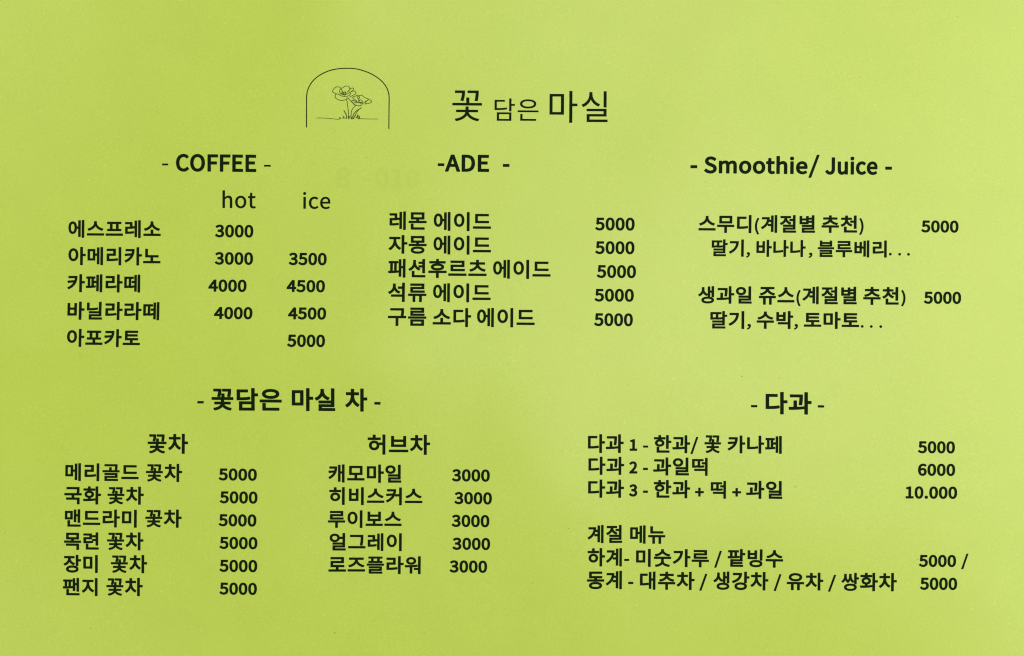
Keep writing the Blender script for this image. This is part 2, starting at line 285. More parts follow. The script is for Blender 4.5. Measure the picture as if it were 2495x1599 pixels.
별|920|177 591 421 591 421 458 177 458|711 634 711 534 503 534 503 634|94 785 94 391 503 391 503 469 711 469 711 355 793 355 793 827 711 827 711 698 503 698 503 785 421 785 421 656 177 656 177 785|213 1 213 -66 827 -66 827 1 295 1 295 96 793 96 793 311 211 311 211 245 711 245 711 159 213 159
보|920|229 534 689 534 689 368 229 368|146 763 146 300 417 300 417 106 50 106 50 37 870 37 870 106 499 106 499 300 771 300 771 763 689 763 689 602 229 602 229 763
브|920|50 111 50 42 870 42 870 111|146 762 146 291 771 291 771 762 689 762 689 595 229 595 229 762|229 528 689 528 689 358 229 358
블|920|158 811 158 512 760 512 760 811 678 811 678 726 240 726 240 811|240 663 678 663 678 577 240 577|50 436 50 370 867 370 867 436|151 -3 151 -68 789 -68 789 -3 232 -3 232 86 762 86 762 288 149 288 149 225 681 225 681 146 151 146
비|920|707 827 707 -79 790 -79 790 827|101 750 101 139 527 139 527 750 445 750 445 512 184 512 184 750|184 446 445 446 445 208 184 208
빙|920|97 770 97 351 520 351 520 770 438 770 438 632 179 632 179 770|179 566 438 566 438 418 179 418|708 826 708 279 791 279 791 826|491 261 387 254 303 232 241 198 201 151 188 92 201 34 241 -13 303 -47 387 -69 491 -76 595 -69 679 -47 741 -13 781 34 794 92 781 151 741 198 679 232 595 254|491 196 567 192 628 178 674 157 702 128 712 92 702 57 674 28 628 7 567 -6 491 -11 415 -6 354 7 309 28 281 57 271 92 281 128 309 157 354 178 415 192
생|920|515 248 412 241 328 220 265 187 226 142 213 86 226 30 265 -15 328 -48 412 -69 515 -76 618 -69 702 -48 764 -15 803 30 817 86 803 142 764 187 702 220 618 241|515 184 590 180 650 167 696 147 724 120 734 86 724 52 696 25 650 5 590 -8 515 -12 440 -8 379 5 333 25 305 52 295 86 305 120 333 147 379 167 440 180|239 770 239 649 231 587 207 525 168 467 115 417 50 378 95 314 145 342 189 377 226 418 257 465 280 515 303 470 332 429 368 393 410 363 458 339 502 403 439 436 388 480 350 532 327 589 319 649 319 770|539 809 539 297 617 297 617 516 733 516 733 268 812 268 812 826 733 826 733 584 617 584 617 809
석|920|190 242 190 175 711 175 711 -78 794 -78 794 242|711 827 711 638 514 638 514 569 711 569 711 292 794 292 794 827|276 781 276 686 266 606 236 532 189 468 127 416 51 378 95 311 155 340 208 379 254 425 291 479 319 539 346 485 382 436 426 393 477 358 534 331 578 397 505 432 444 481 398 541 368 609 358 682 358 781
션|920|711 826 711 693 529 693 529 625 711 625 711 508 529 508 529 440 711 440 711 151 794 151 794 826|277 776 277 661 266 578 236 501 189 433 127 377 52 337 96 271 156 302 209 342 254 391 291 448 319 511 346 452 382 400 425 354 475 316 531 287 577 352 504 391 444 444 398 509 369 583 359 661 359 776|213 220 213 -58 815 -58 815 10 296 10 296 220
소|920|415 328 415 108 50 108 50 40 870 40 870 108 497 108 497 328|412 766 412 697 393 610 342 531 267 464 178 415 82 386 118 317 201 342 280 381 352 432 412 495 456 568 501 495 561 432 633 381 712 342 795 317 831 386 735 415 645 464 570 531 518 610 499 697 499 766
수|920|416 795 416 744 398 670 349 604 277 548 189 507 92 483 125 416 208 436 287 469 358 512 416 565 460 627 503 565 562 512 632 469 711 436 794 416 827 483 730 507 642 549 569 605 520 671 502 744 502 795|50 318 50 249 416 249 416 -78 498 -78 498 249 867 249 867 318
숫|920|50 415 50 347 416 347 416 246 498 246 498 347 869 347 869 415|414 204 414 176 398 121 354 74 287 35 203 6 109 -10 136 -74 219 -60 295 -37 362 -5 417 34 457 81 497 34 552 -6 619 -37 695 -60 778 -74 804 -10 709 6 626 34 559 73 515 121 499 176 499 204|416 816 416 775 398 710 350 651 279 603 192 567 96 546 126 481 209 499 288 527 358 566 416 614 459 670 502 614 561 566 630 528 708 499 791 481 821 546 726 567 639 603 567 652 519 710 501 775 501 816
스|920|50 113 50 44 870 44 870 113|412 764 412 695 393 605 342 524 268 455 179 404 84 373 121 304 203 331 281 372 352 425 412 490 456 564 500 489 560 424 631 371 709 330 791 304 829 373 734 403 644 455 569 524 518 605 499 695 499 764
실|920|708 827 708 359 790 359 790 827|209 -1 209 -68 822 -68 822 -1 289 -1 289 95 791 95 791 313 206 313 206 247 709 247 709 158 209 158|285 801 285 732 274 655 244 584 195 521 132 470 56 433 98 367 159 395 214 433 261 479 299 532 328 591 357 536 396 487 442 445 496 410 556 384 597 449 522 483 459 531 411 591 380 658 369 732 369 801
쌍|920|477 264 374 257 291 235 228 200 189 153 176 94 189 35 228 -12 291 -47 374 -69 477 -76 580 -69 664 -47 727 -12 766 35 779 94 766 153 727 200 664 235 580 257|477 197 552 193 612 179 657 158 685 130 695 94 685 58 657 29 612 8 552 -5 477 -10 402 -5 342 8 297 29 269 58 259 94 269 130 297 158 342 179 402 193|688 827 688 274 770 274 770 522 884 522 884 592 770 592 770 827|430 772 430 686 428 638 420 586 405 532 380 481 346 435 311 482 287 534 271 588 263 640 261 686 261 772 182 772 182 686 177 628 162 566 136 505 96 450 42 406 88 347 147 396 191 459 220 530 246 456 288 389 346 337 404 388 445 452 471 525 500 455 544 394 603 347 650 406 595 448 555 501 529 561 514 624 509 686 509 772
아|920|290 757 215 743 153 701 105 636 74 548 63 442 74 335 105 247 153 182 215 140 290 126 365 140 427 182 475 247 506 335 517 442 506 548 475 636 427 701 365 743|290 683 339 672 380 640 411 590 431 523 438 442 431 360 411 293 380 243 339 211 290 200 241 211 200 243 169 293 149 360 142 442 149 523 169 590 200 640 241 672|662 827 662 -78 745 -78 745 396 893 396 893 466 745 466 745 827
얼|920|297 728 347 721 389 703 421 674 443 636 450 591 443 546 421 507 389 478 347 460 297 453 247 460 204 478 172 507 150 546 143 591 150 636 172 674 204 703 247 721|297 796 221 786 157 759 107 715 75 659 64 591 75 523 107 466 157 423 221 395 297 385 366 393 425 416 473 453 508 500 526 558 711 558 711 367 793 367 793 827 711 827 711 626 526 626 507 683 473 730 425 766 366 788|213 1 213 -66 827 -66 827 1 295 1 295 99 793 99 793 317 211 317 211 251 711 251 711 162 213 162
에|920|739 827 739 -78 819 -78 819 827|253 674 293 663 325 633 350 583 365 518 370 437 365 356 350 290 325 240 293 210 253 199 214 210 182 240 158 290 143 356 138 437 143 518 158 583 182 633 214 663|253 751 188 737 135 696 95 631 70 544 61 437 70 330 95 242 135 176 188 135 253 121 315 134 367 171 407 230 434 309 446 407 559 407 559 -32 638 -32 638 808 559 808 559 475 446 475 433 569 406 646 366 703 314 739
워|920|341 782 266 774 203 750 155 712 125 663 114 604 125 544 155 495 203 458 266 434 341 426 416 434 478 458 526 495 557 544 568 604 557 663 526 712 478 750 416 774|341 718 390 713 431 697 462 673 482 642 489 604 482 566 462 534 431 510 390 495 341 490 292 495 251 510 219 534 199 566 192 604 199 642 219 673 251 697 292 713|57 281 295 285 295 -50 378 -50 378 289 467 295 557 305 646 318 641 380 437 360 232 352 46 351|505 209 505 144 709 144 709 -78 793 -78 793 826 709 826 709 209
유|920|457 791 352 782 265 756 198 715 156 660 141 593 156 527 198 472 265 431 352 406 457 397 563 406 650 431 717 472 759 527 774 593 759 660 717 715 650 756 563 782|457 724 535 718 599 701 647 674 678 637 689 593 678 549 647 513 599 487 535 470 457 464 380 470 316 487 268 513 237 549 226 593 237 637 268 674 316 701 380 718|49 312 49 244 260 244 260 -78 345 -78 345 244 571 244 571 -78 655 -78 655 244 869 244 869 312
은|920|50 351 50 284 867 284 867 351|458 796 350 788 262 765 196 728 154 678 140 616 154 554 196 503 262 466 350 443 458 435 566 443 654 466 720 503 762 554 776 616 762 678 720 728 654 765 566 788|458 729 537 724 602 709 650 686 680 655 691 616 680 577 650 546 602 522 537 508 458 503 379 508 315 522 266 546 236 577 225 616 236 655 266 686 315 709 379 724|155 204 155 -58 776 -58 776 10 238 10 238 204
이|920|707 827 707 -79 790 -79 790 827|313 757 238 743 174 701 125 636 94 548 83 442 94 335 125 247 174 182 238 140 313 126 388 140 451 182 500 247 531 335 542 442 531 548 500 636 451 701 388 743|313 683 362 672 403 640 435 590 455 523 462 442 455 360 435 293 403 243 362 211 313 200 263 211 222 243 190 293 170 360 163 442 170 523 190 590 222 640 263 672
일|920|304 794 228 784 163 757 113 715 81 659 70 593 81 527 113 472 163 429 228 402 304 393 380 402 444 429 494 472 526 527 537 593 526 659 494 715 444 757 380 784|304 725 354 719 396 701 428 673 450 637 457 593 450 549 428 513 396 485 354 467 304 461 254 467 212 485 180 513 158 549 151 593 158 637 180 673 212 701 254 719|708 827 708 364 791 364 791 827|209 1 209 -66 822 -66 822 1 289 1 289 100 791 100 791 319 206 319 206 253 709 253 709 162 209 162
자|920|67 734 67 665 273 665 273 551 261 458 227 366 175 282 110 212 35 162 84 96 143 134 197 186 245 248 285 319 315 395 345 325 383 260 429 202 482 154 540 118 587 184 513 233 449 299 399 378 367 464 355 551 355 665 555 665 555 734|662 827 662 -78 745 -78 745 392 893 392 893 462 745 462 745 827
장|920|464 257 362 250 279 229 218 195 179 149 166 91 179 33 218 -13 279 -47 362 -69 464 -76 565 -69 648 -47 709 -13 747 33 760 91 747 149 709 195 648 229 565 250|464 191 538 187 598 174 642 153 670 126 679 91 670 56 642 28 598 7 538 -6 464 -10 390 -6 330 7 285 28 258 56 248 91 258 126 285 153 330 174 390 187|71 760 71 692 273 692 273 656 262 581 232 511 185 449 122 399 46 363 88 297 150 325 204 362 250 408 288 460 316 519 344 468 380 422 425 382 476 349 535 324 574 389 501 422 440 468 395 524 366 588 356 657 356 692 555 692 555 760|669 827 669 282 752 282 752 528 885 528 885 597 752 597 752 827
절|920|711 827 711 625 533 625 533 558 711 558 711 360 793 360 793 827|78 780 78 712 279 712 279 689 268 620 237 555 190 497 127 449 53 414 94 349 155 376 208 412 255 455 293 505 321 561 349 511 386 466 431 427 483 395 541 370 580 436 508 468 448 512 402 565 372 625 362 688 362 712 561 712 561 780|213 -2 213 -68 827 -68 827 -2 295 -2 295 97 793 97 793 315 211 315 211 248 711 248 711 160 213 160
쥬|920|50 317 50 249 262 249 262 -78 345 -78 345 249 573 249 573 -78 655 -78 655 249 867 249 867 317|127 770 127 704 412 704 412 701 395 632 347 570 277 518 192 479 98 456 130 390 213 410 290 442 360 484 417 536 458 597 500 536 557 484 627 442 705 410 788 390 819 456 725 479 640 518 570 570 522 632 505 701 505 704 789 704 789 770
즈|920|50 111 50 42 870 42 870 111|118 737 118 669 416 669 416 630 397 546 346 471 272 408 183 361 90 334 124 267 206 291 285 329 356 379 416 439 460 510 504 441 564 381 636 332 715 295 798 271 832 337 737 364 648 410 573 472 521 547 502 630 502 669 800 669 800 737
지|920|707 827 707 -78 790 -78 790 827|79 734 79 665 289 665 289 551 277 457 242 365 190 281 125 211 50 162 98 96 158 134 213 185 262 247 302 317 332 394 363 322 403 257 452 201 507 154 568 118 614 184 538 230 472 294 420 372 385 460 373 551 373 665 584 665 584 734
차|920|269 810 269 670 66 670 66 603 270 603 270 534 259 442 228 354 179 275 116 209 41 161 88 97 147 133 200 181 246 238 284 303 312 375 339 308 375 247 419 193 469 149 525 114 572 177 499 225 438 289 391 364 362 447 351 534 351 603 552 603 552 670 352 670 352 810|662 827 662 -78 745 -78 745 386 893 386 893 456 745 456 745 827
천|920|276 821 276 706 75 706 75 639 276 639 276 611 266 537 236 469 189 410 127 362 52 327 93 262 153 289 207 324 253 368 291 418 319 474 348 422 385 375 431 335 484 303 543 278 584 343 509 376 447 422 399 478 369 542 358 611 358 639 558 639 558 706 359 706 359 821|711 826 711 548 527 548 527 480 711 480 711 151 794 151 794 826|217 211 217 -58 819 -58 819 10 299 10 299 211
추|920|50 280 50 211 417 211 417 -79 499 -79 499 211 867 211 867 280|417 827 417 715 129 715 129 648 417 648 400 583 353 524 283 474 196 437 101 415 131 349 213 367 290 396 359 435 416 482 459 537 501 482 558 435 626 396 703 367 785 349 815 415 720 437 634 475 564 524 517 583 500 648 788 648 788 715 499 715 499 827
츠|920|50 107 50 38 870 38 870 107|418 806 418 682 126 682 126 614 417 614 400 530 354 457 285 397 198 352 98 324 131 257 215 280 292 315 360 360 417 415 459 480 501 415 558 360 626 315 703 280 787 257 820 324 720 352 633 397 564 457 518 530 501 614 792 614 792 682 500 682 500 806
카|920|108 733 108 665 432 665 427 611 418 559 405 508 62 484 75 411 379 440 341 370 291 304 228 243 150 187 58 135 104 71 271 177 389 298 464 433 503 579 515 733|662 827 662 -77 745 -77 745 391 889 391 889 460 745 460 745 827
캐|920|538 805 538 -33 616 -33 616 393 738 393 738 -78 818 -78 818 827 738 827 738 461 616 461 616 805|101 718 101 650 366 650 362 603 354 556 344 511 56 492 68 420 322 446 290 383 249 324 197 268 133 216 56 168 104 108 245 207 343 320 406 445 439 579 448 718
커|920|99 733 99 665 424 665 418 611 409 558 396 507 53 484 68 412 370 440 331 370 280 304 218 243 141 187 51 135 97 71 262 177 378 298 454 433 494 579 506 733|503 464 503 395 711 395 711 -78 793 -78 793 827 711 827 711 464
토|920|155 753 155 290 417 290 417 103 50 103 50 35 870 35 870 103 500 103 500 290 776 290 776 357 239 357 239 492 747 492 747 559 239 559 239 685 767 685 767 753
팥|920|185 -4 185 -66 777 -66 777 -4 267 -4 267 82 747 82 747 142 267 142 267 224 757 224 757 285 185 285|669 827 669 330 752 330 752 552 885 552 885 621 752 621 752 827|62 374 232 376 420 385 607 405 603 465 471 454 471 694 561 694 561 761 77 761 77 694 167 694 167 443 52 443|247 694 391 694 391 449 247 445
패|920|542 807 542 -31 621 -31 621 394 739 394 739 -78 819 -78 819 827 739 827 739 463 621 463 621 807|50 145 187 147 346 156 499 176 494 237 400 227 400 645 477 645 477 713 59 713 59 645 136 645 136 216 40 215|212 645 324 645 324 222 212 217
팬|920|55 299 192 301 351 309 505 327 501 390 406 380 406 669 483 669 483 737 62 737 62 669 138 669 138 369 46 369|215 669 330 669 330 375 215 371|220 226 220 -58 839 -58 839 10 303 10 303 226|543 809 543 173 622 173 622 483 733 483 733 141 812 141 812 826 733 826 733 552 622 552 622 809
페|920|742 827 742 -78 822 -78 822 827|567 805 567 483 445 483 445 409 567 409 567 -30 646 -30 646 805|50 145 186 147 344 156 497 176 491 237 397 227 397 644 471 644 471 712 59 712 59 644 133 644 133 216 40 215|209 644 320 644 320 222 209 217
포|920|124 376 124 310 416 310 416 104 50 104 50 34 870 34 870 104 498 104 498 310 791 310 791 376 652 376 652 672 793 672 793 740 122 740 122 672 262 672 262 376|345 672 570 672 570 376 345 376
프|920|50 108 50 38 870 38 870 108|124 354 124 287 791 287 791 354 652 354 652 668 793 668 793 736 122 736 122 668 262 668 262 354|345 668 570 668 570 354 345 354
플|920|50 424 50 357 867 357 867 424|129 563 129 499 786 499 786 563 653 563 653 735 789 735 789 799 126 799 126 735 262 735 262 563|345 735 570 735 570 563 345 563|151 -4 151 -68 789 -68 789 -4 232 -4 232 79 762 79 762 278 149 278 149 216 681 216 681 139 151 139
하|920|316 540 244 530 183 502 136 458 106 400 95 332 106 263 136 206 183 162 244 134 316 124 388 134 448 162 495 206 525 263 536 332 525 400 495 458 448 502 388 530|316 471 362 464 401 445 431 416 450 378 457 332 450 286 431 248 401 218 362 200 316 193 270 200 231 218 200 248 181 286 174 332 181 378 200 416 231 445 270 464|663 827 663 -78 745 -78 745 386 893 386 893 455 745 455 745 827|273 816 273 682 45 682 45 614 578 614 578 682 356 682 356 816
한|920|319 600 247 592 187 570 141 535 112 488 102 431 112 374 141 328 187 293 247 271 319 263 391 271 450 293 496 328 525 374 535 431 525 488 496 535 450 570 391 592|319 535 365 530 403 517 431 495 450 466 456 431 450 396 431 368 403 346 365 333 319 328 273 333 235 346 207 368 188 396 182 431 188 466 207 495 235 517 273 530|669 826 669 148 752 148 752 460 885 460 885 529 752 529 752 826|278 826 278 716 52 716 52 649 586 649 586 716 361 716 361 826|189 202 189 -58 792 -58 792 10 271 10 271 202
허|920|317 540 248 530 190 502 144 457 115 400 105 332 115 264 144 207 190 162 248 134 317 124 386 134 444 162 489 207 518 264 528 332 518 400 489 457 444 502 386 530|317 469 361 462 398 444 427 415 445 377 452 332 445 287 427 249 398 220 361 201 317 195 273 201 236 220 207 249 189 287 182 332 189 377 207 415 236 444 273 462|275 816 275 682 50 682 50 614 583 614 583 682 358 682 358 816|564 448 564 379 712 379 712 -78 794 -78 794 827 712 827 712 448
화|920|326 533 371 528 408 515 436 493 454 465 460 430 454 396 436 367 408 346 371 333 326 328 281 333 243 346 215 367 197 396 191 430 197 465 215 493 243 515 281 528|326 598 255 590 196 568 151 533 123 486 113 430 121 380 143 338 179 304 226 280 284 266 284 167 39 164 52 94 225 96 418 106 616 131 610 192 367 170 367 266 424 279 472 303 508 337 531 380 539 430 529 486 500 533 455 568 397 590|664 827 664 -78 747 -78 747 373 888 373 888 443 747 443 747 827|284 825 284 717 55 717 55 650 595 650 595 717 367 717 367 825
후|920|458 604 357 598 275 579 214 548 177 506 164 453 177 401 214 359 275 328 357 309 458 303 559 309 641 328 702 359 739 401 752 453 739 506 702 548 641 579 559 598|458 541 530 537 588 526 631 508 657 484 666 453 657 423 631 399 588 381 530 370 458 366 386 370 328 381 285 399 259 423 250 453 259 484 285 508 328 526 386 537|417 832 417 724 93 724 93 656 820 656 820 724 499 724 499 832|50 240 50 172 417 172 417 -79 499 -79 499 172 870 172 870 240
히|920|707 827 707 -78 790 -78 790 827|343 540 270 530 208 502 160 458 130 400 119 332 130 263 160 206 208 162 270 134 343 124 416 134 477 162 525 206 555 263 566 332 555 400 525 458 477 502 416 530|343 471 390 464 430 445 460 416 480 378 487 332 480 286 460 248 430 218 390 200 343 193 296 200 256 218 225 248 205 286 198 332 205 378 225 416 256 445 296 464|299 818 299 681 70 681 70 613 612 613 612 681 383 681 383 818""".split('\n'):
    ch, rest = line[0], line[2:].split('|')
    GLYPHS[ch] = (int(rest[0]), [[(int(a), int(b)) for a, b in zip(p.split()[::2], p.split()[1::2])] for p in rest[1:]])

def area2(p):
    return sum(p[i - 1][0] * p[i][1] - p[i][0] * p[i - 1][1] for i in range(len(p)))

def inside(pt, poly):
    x, y = pt; r = False
    for i in range(len(poly)):
        x0, y0 = poly[i - 1]; x1, y1 = poly[i]
        if (y0 > y) != (y1 > y) and x < (x1 - x0) * (y - y0) / (y1 - y0) + x0: r = not r
    return r

def grow(poly, d):
    """move a counter-clockwise outline outwards by d (a clockwise hole shrinks)"""
    if abs(d) < 1e-9: return poly
    q = []
    n = len(poly)
    for i in range(n):
        if math.dist(poly[i], poly[i - 1]) > 1e-6: q.append(poly[i])
    n = len(q); out = []
    for i in range(n):
        p0, p1, p2 = q[i - 1], q[i], q[(i + 1) % n]
        ax, ay = p1[0] - p0[0], p1[1] - p0[1]; bx, by = p2[0] - p1[0], p2[1] - p1[1]
        la, lb = math.hypot(ax, ay), math.hypot(bx, by)
        n1 = (ay / la, -ax / la); n2 = (by / lb, -bx / lb)
        dot = n1[0] * n2[0] + n1[1] * n2[1]
        cr = ax * by - ay * bx
        if cr > 0 and dot < 0.5:          # a convex corner is cut slightly, as toner rounds it
            k = 0.55
            for (m_, t_) in ((n1, (ax / la, ay / la)), (n2, (-bx / lb, -by / lb))):
                out.append((p1[0] + m_[0] * d + t_[0] * d * k, p1[1] + m_[1] * d + t_[1] * d * k))
        else:
            s = d / max(0.35, 1 + dot)
            out.append((p1[0] + (n1[0] + n2[0]) * s, p1[1] + (n1[1] + n2[1]) * s))
    return out

DENSE = {c: 0.88 for c in '꽃쌍떡딸팥빙블플골'}
DENSE.update({c: 0.95 for c in '에메레떼페베패팬맨캐빙계절별름션닐생웨워얼류련루팥뉴'})

def run_polys(text, box, stroke):
    """lay the text out and fit its ink to the measured box; -> groups of (outer, holes)"""
    x0, y0, x1, y1 = box
    pen = 0; cont = []
    track = 34 if any(ord(c) > 0x3000 for c in text) else 22
    for ch in text:
        if ch == ' ': pen += 260; continue
        adv, polys = GLYPHS[ch]
        for p in polys: cont.append((ch, [(x + pen, y) for x, y in p]))
        pen += adv + track
    xs = [x for _, p in cont for x, _ in p]; ys = [y for _, p in cont for _, y in p]
    gx0, gx1, gy0, gy1 = min(xs), max(xs), min(ys), max(ys)
    w, h = (x1 - x0) - 2 * stroke, (y1 - y0) - 2 * stroke
    kx, ky = w / (gx1 - gx0), h / max(1, gy1 - gy0)
    cx, cy = (x0 + x1) / 2, (y0 + y1) / 2
    sx, sy = to_sheet(cx, cy)
    f = (cam.location.z - height(sx, sy)) / (FRAME_W * LENS / 36.0)   # where that spot really is on the waving paper
    sx, sy = sx * f, sy * f
    polys = []
    for ch, p in cont:
        q = [((x - (gx0 + gx1) / 2) * kx, (y - (gy0 + gy1) / 2) * ky) for x, y in p]
        polys.append([ch, q])
    groups = []
    for i in range(len(polys)):
        ch, q = polys[i][0], polys[i][1]
        depth = sum(1 for j, e in enumerate(polys) if j != i and inside(q[0], e[1]))
        if (area2(q) > 0) != (depth % 2 == 0): q = q[::-1]
        polys[i].append(depth); polys[i][1] = q
    for i, (ch, q, dp) in enumerate(polys):
        if dp % 2: continue
        d = stroke * DENSE.get(ch, 1.0)
        holes = [grow(r, d) for j, (_, r, dj) in enumerate(polys) if dj == dp + 1 and inside(r[0], q)]
        loops = [grow(q, d)] + holes
        groups.append([[(sx + x * PX, sy + y * PX) for x, y in lp] for lp in loops])
    return groups

def print_line(name, runs, mat=None, parent=None, lift=None):
    """runs: (text, (x0, y0, x1, y1), extra stroke weight in photo pixels)"""
    V, F = [], []
    for (text, box, st) in runs:
        for loops in run_polys(text, box, st):
            base = len(V)
            flat = [p for lp in loops for p in lp]
            faces, k0 = [], 0
            for lp in loops:
                faces.append(list(range(k0, k0 + len(lp)))); k0 += len(lp)
            # work in photo pixels around the run so that the numbers stay well conditioned
            ox, oy = flat[0]
            vv, _, tris, _, _, _ = delaunay_2d_cdt([Vector(((x - ox) / PX, (y - oy) / PX)) for x, y in flat], [], faces, 1, 1e-4)
            pl = [((v.x * PX + ox), (v.y * PX + oy)) for v in vv]
            V += [(x, y, height(x, y) + (lift or INK_Z)) for x, y in pl]
            for t in tris:
                gx = sum(pl[k][0] for k in t) / len(t); gy = sum(pl[k][1] for k in t) / len(t)
                wind = 0                                  # non-zero winding: overlaps of a grown outline stay inked
                for lp in loops:
                    for i in range(len(lp)):
                        (ax, ay), (bx, by) = lp[i - 1], lp[i]
                        if (ay <= gy) != (by <= gy):
                            side = (bx - ax) * (gy - ay) - (gx - ax) * (by - ay)
                            if by > ay and side > 0: wind += 1
                            elif by < ay and side < 0: wind -= 1
                if wind <= 0: continue
                a, b, c = (pl[k] for k in t[:3])
                ar = (b[0] - a[0]) * (c[1] - a[1]) - (b[1] - a[1]) * (c[0] - a[0])
                F.append(tuple(base + k for k in (t if ar > 0 else t[::-1])))
    return mesh_obj(name, V, F, mat or M_INK, parent or menu)

# ------------------------------------------------------------------ the writing
B = 1.33      # weight added to the item lines, in photo pixels per side
D = 1.48      # the same for the figures
def title():
    print_line('title_lettering', [('꽃', (1102.1, 220.6, 1174.3, 295.9), 0.25), ('담은', (1204.9, 240.2, 1312.3, 294.9), 0.2),
        ('마', (1338.9, 221.6, 1407, 299.5), 0.3), ('실', (1417, 222.5, 1480.6, 297.8), 0.3)])
title()
HB = 1.75
for runs in [
    [('-', (395, 398.8, 410.2, 403.3), .3), ('COFFEE', (428.8, 375.8, 624.1, 419.3), HB), ('-', (643.6, 402, 659.5, 406.4), .3)],
    [('-', (1066.7, 398.3, 1082.6, 405), .8), ('ADE', (1084.4, 377.2, 1191.8, 419), HB), ('-', (1225.3, 400, 1241.3, 407), .8)],
    [('-', (1682.4, 402.8, 1698.8, 410.3), .8), ('Smoothie', (1715.7, 379.9, 1967.9, 424.2), HB), ('/', (1970.1, 377.4, 1996.6, 433.6), HB * .7),
     ('Juice', (2011.2, 381.8, 2138, 426.4), HB), ('-', (2157, 406.4, 2173, 413.9), .8)],
    [('-', (481, 977.5, 496.4, 983.3), .6), ('꽃담은', (515, 945.6, 686.9, 1001.3), 1.75), ('마실', (710.9, 946, 816.9, 1002.1), 1.75),
     ('차', (841.4, 946.8, 894.8, 1003.2), 1.75), ('-', (912.2, 979.8, 927.2, 986.2), .6)],
    [('-', (1830, 987.2, 1845, 992.8), .6), ('다과', (1865.9, 955.5, 1976.9, 1010.1), 1.75), ('-', (1992.6, 987.7, 2007.9, 993.3), .6)],
]: print_line('section_heading', runs)
for runs in [
    [('hot', (542.3, 464.5, 623.1, 508.1), .65)], [('ice', (738.5, 468.3, 805, 509.8), .65)],
    [('꽃차', (359.5, 1056.7, 458.5, 1105.8), B * 1.08)], [('허브차', (896, 1059, 1047.9, 1108.4), B * 1.08)],
    [('계절', (1431.6, 1279.3, 1516.3, 1323.8), B), ('메뉴', (1535.1, 1280.1, 1621.2, 1325.2), B)],
]: print_line('column_heading', runs)
